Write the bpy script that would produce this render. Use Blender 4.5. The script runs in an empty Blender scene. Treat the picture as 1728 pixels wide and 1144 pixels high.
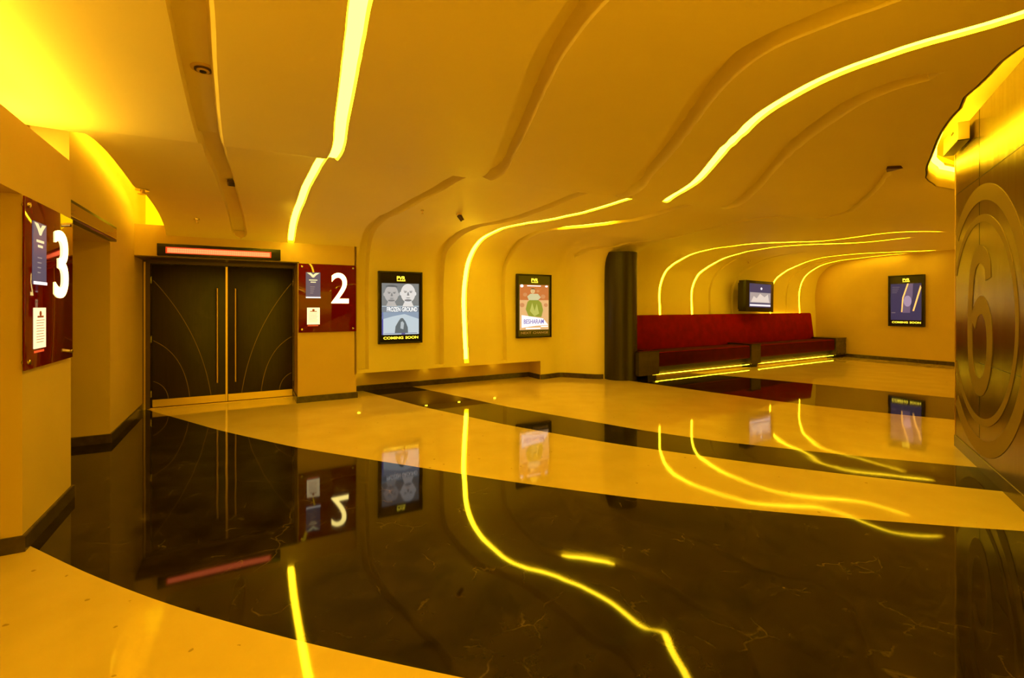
import bpy, bmesh, math, random
import numpy as np
from mathutils import Vector, Matrix
C = bpy.context.scene
COL = C.collection
R = math.radians

# ------------------------------------------------------------------ camera, world, exposure
cam_d = bpy.data.cameras.new('camera'); cam = bpy.data.objects.new('camera', cam_d); COL.objects.link(cam)
cam.location = (0, 0, 1.55); cam.rotation_euler = (R(90), 0, 0)
cam_d.sensor_fit = 'HORIZONTAL'; cam_d.sensor_width = 36.0
cam_d.lens = 36.0*793/1728
cam_d.shift_y = -55/1728
cam_d.clip_start = .05; cam_d.clip_end = 200
C.camera = cam
w = bpy.data.worlds.new('world'); C.world = w; w.use_nodes = True
w.node_tree.nodes['Background'].inputs[0].default_value = (1.0, .57, .001, 1)
w.node_tree.nodes['Background'].inputs[1].default_value = 2.1
C.view_settings.view_transform = 'Standard'; C.view_settings.look = 'None'
C.view_settings.gamma = 1.0; C.view_settings.use_curve_mapping = False
C.view_settings.exposure = 0.09
LED = (1.0, .69, .014)          # the yellow of every light strip in the lobby
LED_K = 26.0

# ------------------------------------------------------------------ the lobby's own axes: a along the door wall, b towards it
TH = R(29.5); CT, ST = math.cos(TH), math.sin(TH)
def W(a, b, h=0.0): return (a*CT-b*ST, a*ST+b*CT, h)

# ------------------------------------------------------------------ materials
MAT = {}
def mat(name, color, rough=.5, metal=0.0, emit=None, k=1.0, spec=.5, coat=0.0, noise=0.0, nscale=8.0, bump=0.0, bscale=40.0, stretch=None, aniso=0):
    if name in MAT: return MAT[name]
    m = bpy.data.materials.new(name); m.use_nodes = True; nt = m.node_tree; N = nt.nodes; L = nt.links
    p = N['Principled BSDF']
    p.inputs['Base Color'].default_value = (*color, 1); p.inputs['Roughness'].default_value = rough
    p.inputs['Metallic'].default_value = metal; p.inputs['Specular IOR Level'].default_value = spec
    p.inputs['Coat Weight'].default_value = coat; p.inputs['Coat Roughness'].default_value = .05
    if emit:
        p.inputs['Emission Color'].default_value = (*emit, 1); p.inputs['Emission Strength'].default_value = k
    if noise or bump:
        tc = N.new('ShaderNodeTexCoord'); mp = N.new('ShaderNodeMapping'); L.new(tc.outputs['Object'], mp.inputs[0])
        if stretch: mp.inputs['Scale'].default_value = stretch
    if noise:
        n = N.new('ShaderNodeTexNoise'); n.inputs['Scale'].default_value = nscale; n.inputs['Detail'].default_value = 5
        L.new(mp.outputs[0], n.inputs[0])
        r = N.new('ShaderNodeMapRange'); r.inputs[1].default_value = .3; r.inputs[2].default_value = .7
        r.inputs[3].default_value = 1-noise; r.inputs[4].default_value = 1+noise; L.new(n.outputs[0], r.inputs[0])
        x = N.new('ShaderNodeVectorMath'); x.operation = 'SCALE'; x.inputs[0].default_value = color
        L.new(r.outputs[0], x.inputs['Scale']); L.new(x.outputs[0], p.inputs['Base Color'])
    if bump:
        n = N.new('ShaderNodeTexNoise'); n.inputs['Scale'].default_value = bscale; n.inputs['Detail'].default_value = 3
        L.new(mp.outputs[0], n.inputs[0])
        bp = N.new('ShaderNodeBump'); bp.inputs['Strength'].default_value = bump; bp.inputs['Distance'].default_value = .01
        L.new(n.outputs[0], bp.inputs['Height']); L.new(bp.outputs[0], p.inputs['Normal'])
    MAT[name] = m; return m
paint = mat('ceiling_paint', (.90, .76, .36), .55, noise=.015, nscale=1.2, spec=.25)
wallp = mat('wall_paint', (.69, .49, .22), .55, noise=.03, nscale=2.0, spec=.25)
skirt = mat('dark_skirting', (.07, .045, .03), .25, noise=.3, nscale=14)
brown = mat('dark_brown_laminate', (.022, .011, .006), .4, noise=.25, nscale=5, stretch=(6, 6, .6))
bronze = mat('dark_bronze_frame', (.10, .055, .03), .3, metal=.3)
brass = mat('brushed_brass', (.72, .50, .26), .32, metal=.9)
steel = mat('steel', (.65, .58, .5), .22, metal=1.0)
black = mat('black_plastic', (.012, .010, .009), .3)
redac = mat('red_acrylic', (.15, .003, .004), .04, spec=.4)
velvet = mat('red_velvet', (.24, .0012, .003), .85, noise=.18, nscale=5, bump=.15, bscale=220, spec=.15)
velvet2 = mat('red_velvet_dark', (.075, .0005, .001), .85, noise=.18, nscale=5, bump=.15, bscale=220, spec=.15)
colm = mat('dark_column_laminate', (.020, .012, .008), .38, noise=.2, nscale=3, stretch=(5, 5, .5))
tabm = mat('dark_table_laminate', (.065, .045, .03), .2, noise=.2, nscale=6)
led = mat('yellow_led', (.9, .8, .5), .5, emit=LED, k=LED_K)
led_far = mat('yellow_led_thin', (.9, .8, .5), .5, emit=LED, k=15.0)
led_cove = mat('yellow_led_cove', (.9, .8, .5), .5, emit=(1.0, .64, .045), k=19.0)
white_glow = mat('white_glow', (.9, .9, .9), .4, emit=(1, .8, .24), k=6.5)
def glow(name, c, k=1.0): return mat(name, tuple(x*.3 for x in c), .3, emit=c, k=k)
GY = glow('glow_yellow_letters', (1, .75, .04), 2.2)

# dark emperador marble with thin pale veins
def marble():
    m = bpy.data.materials.new('dark_brown_marble'); m.use_nodes = True; nt = m.node_tree; N = nt.nodes; L = nt.links; p = N['Principled BSDF']
    tc = N.new('ShaderNodeTexCoord')
    n0 = N.new('ShaderNodeTexNoise'); n0.inputs['Scale'].default_value = 1.3; n0.inputs['Detail'].default_value = 6; L.new(tc.outputs['Object'], n0.inputs[0])
    add = N.new('ShaderNodeVectorMath'); add.operation = 'MULTIPLY_ADD'; L.new(n0.outputs['Color'], add.inputs[0]); add.inputs[1].default_value = (.9, .9, 0); L.new(tc.outputs['Object'], add.inputs[2])
    v = N.new('ShaderNodeTexVoronoi'); v.feature = 'DISTANCE_TO_EDGE'; v.inputs['Scale'].default_value = .55; L.new(add.outputs[0], v.inputs['Vector'])
    r = N.new('ShaderNodeMapRange'); r.inputs[1].default_value = 0; r.inputs[2].default_value = .004; r.inputs[3].default_value = 1; r.inputs[4].default_value = 0; L.new(v.outputs['Distance'], r.inputs[0])
    v2 = N.new('ShaderNodeTexVoronoi'); v2.feature = 'DISTANCE_TO_EDGE'; v2.inputs['Scale'].default_value = 3.1; L.new(add.outputs[0], v2.inputs['Vector'])
    r2 = N.new('ShaderNodeMapRange'); r2.inputs[1].default_value = 0; r2.inputs[2].default_value = .02; r2.inputs[3].default_value = .32; r2.inputs[4].default_value = 0; L.new(v2.outputs['Distance'], r2.inputs[0])
    n1 = N.new('ShaderNodeTexNoise'); n1.inputs['Scale'].default_value = 3.4; n1.inputs['Detail'].default_value = 8; n1.inputs['Roughness'].default_value = .65; L.new(tc.outputs['Object'], n1.inputs[0])
    r3 = N.new('ShaderNodeMapRange'); r3.inputs[1].default_value = .50; r3.inputs[2].default_value = .68; L.new(n1.outputs[0], r3.inputs[0])
    mu = N.new('ShaderNodeMath'); mu.operation = 'MULTIPLY'; L.new(r2.outputs[0], mu.inputs[0]); L.new(r3.outputs[0], mu.inputs[1])
    mu1 = N.new('ShaderNodeMath'); mu1.operation = 'MULTIPLY'; L.new(r.outputs[0], mu1.inputs[0])
    r4 = N.new('ShaderNodeMapRange'); r4.inputs[1].default_value = .48; r4.inputs[2].default_value = .6; r4.inputs[3].default_value = 0; r4.inputs[4].default_value = .16
    n4 = N.new('ShaderNodeTexNoise'); n4.inputs['Scale'].default_value = .8; L.new(tc.outputs['Object'], n4.inputs[0]); L.new(n4.outputs[0], r4.inputs[0]); L.new(r4.outputs[0], mu1.inputs[1])
    mx = N.new('ShaderNodeMath'); mx.operation = 'MAXIMUM'; L.new(mu1.outputs[0], mx.inputs[0]); L.new(mu.outputs[0], mx.inputs[1])
    cr = N.new('ShaderNodeValToRGB'); L.new(n1.outputs[0], cr.inputs[0])
    cr.color_ramp.elements[0].position = .3; cr.color_ramp.elements[0].color = (.005, .003, .002, 1)
    cr.color_ramp.elements[1].position = .72; cr.color_ramp.elements[1].color = (.036, .023, .012, 1)
    mix = N.new('ShaderNodeMix'); mix.data_type = 'RGBA'; L.new(mx.outputs[0], mix.inputs[0]); L.new(cr.outputs[0], mix.inputs[6]); mix.inputs[7].default_value = (.30, .22, .14, 1)
    L.new(mix.outputs[2], p.inputs['Base Color'])
    p.inputs['Roughness'].default_value = .04; p.inputs['Specular IOR Level'].default_value = .30
    n5 = N.new('ShaderNodeTexNoise'); n5.inputs['Scale'].default_value = 1.1; n5.inputs['Detail'].default_value = 1; L.new(tc.outputs['Object'], n5.inputs[0])
    bp = N.new('ShaderNodeBump'); bp.inputs['Strength'].default_value = .12; bp.inputs['Distance'].default_value = .02; L.new(n5.outputs[0], bp.inputs['Height']); L.new(bp.outputs[0], p.inputs['Normal'])
    return m
def terrazzo():
    m = bpy.data.materials.new('cream_terrazzo'); m.use_nodes = True; nt = m.node_tree; N = nt.nodes; L = nt.links; p = N['Principled BSDF']
    tc = N.new('ShaderNodeTexCoord')
    v = N.new('ShaderNodeTexVoronoi'); v.inputs['Scale'].default_value = 9; L.new(tc.outputs['Object'], v.inputs['Vector'])
    n = N.new('ShaderNodeTexNoise'); n.inputs['Scale'].default_value = 30; L.new(tc.outputs['Object'], n.inputs[0])
    su = N.new('ShaderNodeMath'); su.operation = 'MULTIPLY_ADD'; L.new(n.outputs[0], su.inputs[0]); su.inputs[1].default_value = .35; L.new(v.outputs['Distance'], su.inputs[2])
    r = N.new('ShaderNodeMapRange'); r.inputs[1].default_value = .235; r.inputs[2].default_value = .26; r.inputs[3].default_value = 1; r.inputs[4].default_value = 0; L.new(su.outputs[0], r.inputs[0])
    sc = N.new('ShaderNodeSeparateColor'); L.new(v.outputs['Color'], sc.inputs[0])
    g = N.new('ShaderNodeMath'); g.operation = 'GREATER_THAN'; g.inputs[1].default_value = .72; L.new(sc.outputs[0], g.inputs[0])
    mu = N.new('ShaderNodeMath'); mu.operation = 'MULTIPLY'; L.new(r.outputs[0], mu.inputs[0]); L.new(g.outputs[0], mu.inputs[1])
    mu2 = N.new('ShaderNodeMath'); mu2.operation = 'MULTIPLY'; L.new(mu.outputs[0], mu2.inputs[0]); mu2.inputs[1].default_value = .55
    n2 = N.new('ShaderNodeTexNoise'); n2.inputs['Scale'].default_value = 2.2; n2.inputs['Detail'].default_value = 7; L.new(tc.outputs['Object'], n2.inputs[0])
    cr = N.new('ShaderNodeValToRGB'); L.new(n2.outputs[0], cr.inputs[0])
    cr.color_ramp.elements[0].position = .3; cr.color_ramp.elements[0].color = (.70, .51, .22, 1)
    cr.color_ramp.elements[1].position = .7; cr.color_ramp.elements[1].color = (.78, .58, .27, 1)
    mix = N.new('ShaderNodeMix'); mix.data_type = 'RGBA'; L.new(mu2.outputs[0], mix.inputs[0]); L.new(cr.outputs[0], mix.inputs[6]); mix.inputs[7].default_value = (.25, .14, .06, 1)
    L.new(mix.outputs[2], p.inputs['Base Color'])
    p.inputs['Roughness'].default_value = .05; p.inputs['Specular IOR Level'].default_value = .6
    n5 = N.new('ShaderNodeTexNoise'); n5.inputs['Scale'].default_value = 1.1; n5.inputs['Detail'].default_value = 1; L.new(tc.outputs['Object'], n5.inputs[0])
    bp = N.new('ShaderNodeBump'); bp.inputs['Strength'].default_value = .12; bp.inputs['Distance'].default_value = .02; L.new(n5.outputs[0], bp.inputs['Height']); L.new(bp.outputs[0], p.inputs['Normal'])
    return m
M_DARK, M_LIGHT = marble(), terrazzo()

# ------------------------------------------------------------------ mesh helpers
def link(name, me, m, parent=None, loc=None, rotz=None):
    o = bpy.data.objects.new(name, me); COL.objects.link(o)
    for x in (m if isinstance(m, (list, tuple)) else [m]): me.materials.append(x)
    if parent: o.parent = parent
    if loc is not None: o.location = loc
    if rotz is not None: o.rotation_euler = (0, 0, rotz)
    return o
def mesh(name, V, Fc, m, parent=None, smooth=None, mi=None, **kw):
    me = bpy.data.meshes.new(name); me.from_pydata([tuple(v) for v in V], [], Fc); me.update()
    if mi is not None: me.polygons.foreach_set('material_index', mi)
    if smooth is not None:
        me.shade_smooth(); me.set_sharp_from_angle(angle=R(smooth))
    return link(name, me, m, parent, **kw)
def struct(o): o['kind'] = 'structure'; return o
def tag(o, label, cat, group=None):
    o['label'] = label; o['category'] = cat
    if group: o['group'] = group
    return o
def empty(name, loc, rotz, label, cat, group=None):
    o = bpy.data.objects.new(name, None); COL.objects.link(o); o.location = loc; o.rotation_euler = (0, 0, rotz); o.empty_display_size = .1
    return tag(o, label, cat, group)
def lab(o, s): o['label'] = s; return o
class BM:
    """collects shapes, links them as one mesh"""
    def __init__(s): s.b = bmesh.new()
    def box(s, x0, x1, y0, y1, z0, z1, bev=0.0, seg=2):
        r = bmesh.ops.create_cube(s.b, size=1.0)
        for v in r['verts']:
            v.co = ((x0+x1)/2+v.co.x*(x1-x0), (y0+y1)/2+v.co.y*(y1-y0), (z0+z1)/2+v.co.z*(z1-z0))
        if bev:
            es = list({e for v in r['verts'] for e in v.link_edges})
            bmesh.ops.bevel(s.b, geom=es, offset=bev, segments=seg, affect='EDGES', profile=.5)
        return s
    def cyl(s, p, q, r, n=16, r2=None):
        p = Vector(p); q = Vector(q); d = q-p
        g = bmesh.ops.create_cone(s.b, cap_ends=True, segments=n, radius1=r, radius2=r if r2 is None else r2, depth=d.length)
        M = Matrix.Translation((p+q)/2) @ d.to_track_quat('Z', 'Y').to_matrix().to_4x4()
        bmesh.ops.transform(s.b, matrix=M, verts=g['verts']); return s
    def poly(s, pts, y0, y1):
        """prism in the x-z plane between depths y0 and y1"""
        n = len(pts); A = [s.b.verts.new((x, y0, z)) for x, z in pts]; B = [s.b.verts.new((x, y1, z)) for x, z in pts]
        s.b.faces.new(A); s.b.faces.new(B[::-1])
        for i in range(n): s.b.faces.new((A[i], B[i], B[(i+1) % n], A[(i+1) % n]))
        return s
    def strip(s, P, Q, y0, y1):
        """band between polylines P and Q (x-z), thickened between y0 and y1"""
        n = len(P); vs = [[s.b.verts.new((x, y, z)) for x, z in L] for y in (y0, y1) for L in (P, Q)]
        for i in range(n-1):
            s.b.faces.new((vs[0][i], vs[0][i+1], vs[1][i+1], vs[1][i])); s.b.faces.new((vs[2][i], vs[3][i], vs[3][i+1], vs[2][i+1]))
            s.b.faces.new((vs[0][i], vs[2][i], vs[2][i+1], vs[0][i+1])); s.b.faces.new((vs[1][i], vs[1][i+1], vs[3][i+1], vs[3][i]))
        s.b.faces.new((vs[0][0], vs[1][0], vs[3][0], vs[2][0])); s.b.faces.new((vs[0][-1], vs[2][-1], vs[3][-1], vs[1][-1]))
        return s
    def ell(s, cx, cz, rx, rz, y0, y1, n=24, a0=0, a1=360):
        s.poly([(cx+rx*math.cos(R(a0+(a1-a0)*i/n)), cz+rz*math.sin(R(a0+(a1-a0)*i/n))) for i in range(n)], y0, y1); return s
    def split(s, name, m, parent=None):
        """one object per separate piece"""
        left = set(s.b.faces); out = []
        while left:
            st = [left.pop()]; isl = [st[0]]
            while st:
                f = st.pop()
                for v in f.verts:
                    for g in v.link_faces:
                        if g in left: left.discard(g); st.append(g); isl.append(g)
            q = BM(); mp_ = {}
            for f in isl: q.b.faces.new([mp_.setdefault(v, q.b.verts.new(v.co) if v not in mp_ else mp_[v]) for v in f.verts])
            out.append(q.done(name, m, parent))
        s.b.free(); return out
    def done(s, name, m, parent=None, smooth=30, **kw):
        bmesh.ops.recalc_face_normals(s.b, faces=s.b.faces)
        me = bpy.data.meshes.new(name); s.b.to_mesh(me); s.b.free()
        me.shade_smooth(); me.set_sharp_from_angle(angle=R(smooth))
        return link(name, me, m, parent, **kw)
def text(name, body, x0, x1, z0, z1, y, m, parent, bold=.0, depth=.004):
    cu = bpy.data.curves.new('t', 'FONT'); cu.body = body; cu.extrude = depth/2; cu.offset = bold; cu.resolution_u = 6
    o = bpy.data.objects.new('t', cu); COL.objects.link(o)
    dg = bpy.context.evaluated_depsgraph_get(); me = bpy.data.meshes.new_from_object(o.evaluated_get(dg)); me.name = name
    bpy.data.objects.remove(o); bpy.data.curves.remove(cu)
    n = len(me.vertices); co = np.empty(n*3); me.vertices.foreach_get('co', co); co = co.reshape(-1, 3)
    mn, mxx = co.min(0), co.max(0); out = np.empty_like(co)
    out[:, 0] = x0+(co[:, 0]-mn[0])/(mxx[0]-mn[0])*(x1-x0); out[:, 2] = z0+(co[:, 1]-mn[1])/(mxx[1]-mn[1])*(z1-z0)
    out[:, 1] = y-(co[:, 2]-mn[2])
    me.vertices.foreach_set('co', out.ravel()); me.materials.clear(); me.update()
    return link(name, me, m, parent)

# ------------------------------------------------------------------ floor: marble bands sweeping through terrazzo
BANDS = [
 [(9.4,-4.6),(6.5,-2.9),(4.19,-1.22),(3.61,-.82),(3.0,-.35),(2.39,.2),(1.81,.78),(.6,2.1),(-1,4.2),(-4,9.0)],
 [(9.4,-1.6),(8.79,-1.27),(6.88,-.27),(5.67,.47),(4.72,1.19),(3.63,2.03),(2.75,2.79),(1.86,3.74),(1.08,4.66),(-1,7.6),(-4,12.)],
 [(9.4,1.7),(8.65,1.92),(6.95,2.39),(5.34,2.98),(4.04,3.62),(2.9,4.35),(2.28,4.80),(1.37,5.53),(-1,8.2),(-4,12.5)],
 [(9.4,2.62),(8.61,2.87),(8.01,3.05),(6.31,3.53),(4.35,4.30),(3.53,4.72),(2.58,5.43),(1.7,6.15),(-1,8.8),(-4,13.)],
 [(9.4,6.5),(7.07,7.01),(5.48,7.35),(4.47,7.58),(3.72,7.85),(2.58,8.44),(0,10.1),(-4,14.)],
 [(9.4,8.3),(7.25,9.08),(6.89,9.3),(5.79,9.70),(4.77,10.0),(3.14,10.45),(0,11.9),(-4,15.)],
]
rows = np.linspace(9.4, -4, 135)
lines = [np.full_like(rows, -5.5)]
for bd in BANDS:
    b = np.array([q[0] for q in bd][::-1]); a = np.array([q[1] for q in bd][::-1])
    f = np.interp(rows, b, a); k = np.array([1, 2, 3, 4, 3, 2, 1.]); k /= k.sum(); g = np.convolve(np.pad(f, 3, mode='edge'), k, 'valid'); lines.append(g)
lines.append(np.full_like(rows, 17.5))
V, Fc, MI = [], [], []
nb = len(lines)
for i, b in enumerate(rows):
    for L_ in lines: V.append(W(L_[i], b, 0))
for i in range(len(rows)-1):
    for j in range(nb-1):
        q = i*nb+j; Fc.append((q, q+nb, q+nb+1, q+1)); MI.append(1 if j in (1, 3, 5) else 0)
struct(mesh('floor', V, Fc, [M_LIGHT, M_DARK], mi=MI))

# ------------------------------------------------------------------ flowing ceiling that rolls down into the long wall
def sm(x, a, b):
    u = min(max((x-a)/(b-a), 0), 1); return u*u*(3-2*u)
def fold_b(a): return float(np.interp(a, [-3,-1.2,.7,4.4,8.6,11.9,17], [5.2,5.12,4.96,4.77,4.26,3.69,2.7]))
def bulge(a): return sm(a,5.9,6.65)*(1-sm(a,7.3,8.0))
def wall_b(a): return 8.40+.10*sm(a,5.5,6.15)-.70*bulge(a)-.10*sm(a,7.2,8.0)
def hump(a): return float(np.interp(a, [-3,-1.3,-.3,.7,5,10,17], [.07,.08,.13,.18,.20,.06,.03]))
def ctrl(a):
    fb, wb, hp = fold_b(a), wall_b(a), hump(a); b0 = -4.0; e = fb-.6
    p = [(b0,3.),(b0+(e-b0)*.33,3.),(b0+(e-b0)*.66,3.),(e,3.),(fb-.15,3.),(fb,3.01),(fb+.12,3.0+min(.06,hp*.4)),(fb+.35,3+hp*.85),(fb+.8,3+hp)]
    g = bulge(a); k = 1-.55*g; wb1 = wb
    q = (wb-1.3+.2*g, 2.98-.10*g)
    p.append(((p[8][0]+q[0])/2, (p[8][1]+q[1])/2+.015)); p.append(q)
    p += [(wb-.8*k,2.93-.12*g),(wb-.38*k,2.79-.09*g),(wb-.11*k,2.5),(wb,2.1),(wb,1.2),(wb,.39),(wb,0.)]
    return np.array(p)
def prof(a, t, P=None):
    P = ctrl(a) if P is None else P; n = len(P); i = int(min(max(math.floor(t), 0), n-2)); u = t-i
    p1, p2 = P[i], P[i+1]; p0 = P[i-1] if i > 0 else 2*p1-p2; p3 = P[i+2] if i+2 < n else 2*p2-p1
    d0 = max(np.hypot(*(p1-p0)), 1e-6); d1 = max(np.hypot(*(p2-p1)), 1e-6); d2 = max(np.hypot(*(p3-p2)), 1e-6)
    m1 = d1*((p1-p0)/d0*d1+(p2-p1)/d1*d0)/(d0+d1); m2 = d1*((p2-p1)/d1*d2+(p3-p2)/d2*d1)/(d1+d2)
    return (2*u**3-3*u*u+1)*p1+(u**3-2*u*u+u)*m1+(-2*u**3+3*u*u)*p2+(u**3-u*u)*m2
# every groove: course a(t), start and end, width, depth, lit
GROOVES = [
 ('G1', [(0.3,-.22),(2.377,-.233),(2.656,-.255),(3.512,-.273),(7.91,-.272),(9.028,-.215),(10.228,-.172),(11.841,-.116),(12.8,-.07)], .3, 12.75, .20, .11, 0),
 ('G2', [(.3,.30),(2.252,.468),(2.366,.504),(2.543,.563),(2.799,.644),(3.884,.745),(8.283,.714),(9.276,.666),(11.055,.646),(12.9,.617)], .3, 12.9, .105, .09, 1),
 ('W1', [(0,1.0),(2.25,1.2),(3,1.55),(4.1,1.66),(8,1.6),(10,1.63),(17,1.63)], -1, -1, 0, 0, 0),
 ('G3', [(.3,1.3),(2.076,1.408),(2.251,1.506),(2.501,1.763),(2.84,2.118),(4.091,2.388),(8.324,2.306),(9.276,2.117),(11.014,1.858),(12.443,1.783),(16,1.785)], .3, 16.3, .18, .12, 0),
 ('G4', [(.3,2.85),(1.852,2.614),(1.95,2.53),(2.05,2.50),(2.141,2.575),(2.298,2.826),(2.524,3.265),(2.834,3.801),(4.05,4.296),(8.189,4.241),(9.483,3.966),(10.517,3.55),(11.894,3.322),(12.979,3.175),(16,3.18)], .3, 16.3, .18, .12, 0),
 ('G5', [(.3,3.05),(1.3,3.2),(1.744,3.367),(1.928,3.228),(2.035,3.20),(2.207,3.323),(2.446,3.739),(2.865,4.601),(4.0,5.0),(5.05,5.10),(8.143,5.106),(8.738,4.973),(9.483,4.563),(10.103,4.118),(11.318,3.951),(12.237,3.829),(13.732,3.723),(14.653,3.69),(16,3.74)], .3, 16.3, .095, .07, 1),
 ('G6', [(0,3.2),(1.6,3.46),(1.93,3.762),(2.0,3.70),(2.089,3.741),(2.193,3.917),(2.351,4.234),(2.549,4.711),(2.947,5.717),(4.5,6.15),(8.23,6.136),(8.862,6.05),(9.566,5.502),(10.31,4.85),(11.691,4.705),(12.691,4.597),(13.485,4.515),(16,4.56)], 1.93, 16.3, .16, .10, 0),
 ('W2', [(0,3.24),(1.6,3.48),(1.93,3.9),(2.1,4.3),(2.35,5.2),(2.6,5.9),(3,6.8),(4.5,7.0),(8.2,7.0),(9,6.6),(10,5.9),(11.5,5.55),(13,5.45),(17,5.45)], -1, -1, 0, 0, 0),
 ('G7', [(0,3.28),(1.6,3.50),(1.93,4.05),(2.1,4.7),(2.25,5.3),(2.392,5.873),(2.749,7.223),(3.347,8.105),(5,8.2),(8.025,7.95),(8.862,7.85),(10.186,7.071),(11.221,6.61),(11.732,6.35),(12.8,6.15),(17,6.1)], 2.4, 12.6, .11, .06, 0),
 ('C1', [(0,3.3),(1.6,3.52),(1.70,3.58),(1.785,3.70),(1.881,4.026),(2.008,4.572),(2.107,5.021),(2.225,5.645),(2.405,6.64),(2.452,7.025),(2.47,7.30),(2.75,8.0),(3.4,8.7),(5,8.8),(9,8.8),(17,8.6)], -1, -1, 0, 0, 0),
 ('G8', [(6.388,12.2),(7.2,11.75),(8.052,11.43),(8.603,11.5),(9.05,11.35),(9.32,10.8),(9.731,10.2),(11.027,9.80),(12.227,9.47),(13.144,9.138),(14.151,9.01),(17,9.01)], 6.5, 15.3, .07, .04, 1),
 ('G9', [(8.093,12.6),(8.726,12.55),(9.068,12.15),(9.402,11.55),(9.855,11.22),(11.233,11.10),(12.433,10.738),(13.351,10.333),(14.151,10.19),(17,10.18)], 8.2, 15.3, .07, .04, 1),
 ('G10', [(9,12.9),(10.5,11.9),(11.841,11.418),(12.474,11.237),(13.392,11.0),(14.11,10.893),(17,10.88)], 11.7, 15.3, .09, .05, 0),
 ('G11', [(9.772,12.95),(10.972,12.65),(12.474,12.369),(13.309,11.97),(14.11,11.842),(17,11.80)], 9.9, 15.3, .09, .05, 0),
 ('G12', [(8.9,15.85),(9.3,15.25),(9.6,14.85),(10.186,14.5),(11.0,14.52),(11.726,14.5),(12.722,14.077),(13.474,13.754),(14.192,13.62),(17,13.6)], 8.9, 15.3, .06, .04, 1),
 ('G14', [(9.6,15.35),(11,15.2),(12.5,14.75),(13.5,14.5),(17,14.38)], 10.8, 15.3, .08, .04, 0),
 ('G13', [(9.3,15.93),(9.8,15.90),(10.392,15.80),(12.103,15.50),(13.062,15.253),(14.027,15.15),(17,15.15)], 9.3, 15.3, .06, .04, 1),
]
seg_n = [10, 26, 44, 10, 6, 6, 6, 8, 14, 18, 12, 10, 10, 10, 10, 6, 2]
ts = [i+k/n for i, n in enumerate(seg_n) for k in range(n)]+[17.0]
for c in [2.47] + [x for g in GROOVES if g[2] > 0 for x in (g[2], min(g[3], 16))]:
    if min(abs(x-c) for x in ts) > .004: ts.append(c)
ts = np.array(sorted(ts)); NT = len(ts)
arc = [0.0]
Pm = ctrl(3.0)
for k in range(1, NT): arc.append(arc[-1]+float(np.hypot(*(prof(0, ts[k], Pm)-prof(0, ts[k-1], Pm)))))
arc = np.array(arc)
def course(pts):
    t = np.array([p[0] for p in pts]); a = np.array([p[1] for p in pts]); s = np.interp(t, ts, arc)
    # monotone cubic (Fritsch-Carlson) along the arc length
    h = np.diff(s); d = np.diff(a)/h; m = np.zeros(len(s)); m[0] = d[0]; m[-1] = d[-1]
    for i in range(1, len(s)-1):
        if d[i-1]*d[i] > 0: w1 = 2*h[i]+h[i-1]; w2 = h[i]+2*h[i-1]; m[i] = (w1+w2)/(w1/d[i-1]+w2/d[i])
    out = np.empty(NT)
    for k, x in enumerate(arc):
        if x <= s[0]: out[k] = a[0]; continue
        if x >= s[-1]: out[k] = a[-1]; continue
        i = int(np.searchsorted(s, x)-1); u = (x-s[i])/h[i]
        out[k] = (2*u**3-3*u*u+1)*a[i]+(u**3-2*u*u+u)*h[i]*m[i]+(-2*u**3+3*u*u)*a[i+1]+(u**3-u*u)*h[i]*m[i+1]
    # light smoothing in arc length
    g = np.array([np.sum(np.exp(-((arc-x)/.09)**2)*out)/np.sum(np.exp(-((arc-x)/.09)**2)) for x in arc])
    return g
leftc = [(0,-2.2),(5.0,-2.2),(6.0,-1.75),(6.8,-1.24),(7.4,-1.22),(9.03,-1.19),(9.98,-1.17),(10.72,-1.10),(11.59,-1.06),(12.52,-1.0),(17,-.95)]
cols = []      # (a array, depth array, tag)
la = np.interp(ts, [p[0] for p in leftc], [p[1] for p in leftc])
cols.append((la, np.full(NT, .14), 'L')); cols.append((la+.004, np.zeros(NT), 'L0'))
LIT = {}
for name, pts, t0, t1, wd, dp, lit in GROOVES:
    a = course(pts)
    if t0 < 0:
        cols.append((a, np.zeros(NT), name)); continue
    da = np.gradient(a, arc); wid = wd*np.sqrt(1+np.minimum(np.abs(da), 2.5)**2)
    env = ((ts >= t0-1e-6) & (ts <= t1+1e-6)).astype(float)
    # rounded ends: the width closes over the last few centimetres
    s0, s1 = np.interp(t0, ts, arc), np.interp(t1, ts, arc)
    e = np.minimum(np.clip((arc-s0)/.12, 0, 1) if t0 > .5 else 1, np.clip((s1-arc)/.12, 0, 1) if t1 < 16 else 1)
    wid = np.where(env > 0, wid*np.maximum(np.sqrt(1-(1-e)**2), .08), .006)
    D = env*dp
    lip = wid*(.04 if lit else .22)
    cols += [(a-wid/2, np.zeros(NT), name), (a-wid/2+.003, D, name+'a'), (a+wid/2-lip, D, name+'b'), (a+wid/2-lip*.45, D*.28, name+'c'), (a+wid/2, np.zeros(NT), name+'e')]
    if lit: LIT[name] = (a, wid, D, env)
cols.append((np.full(NT, 16.06), np.zeros(NT), 'R'))
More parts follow.
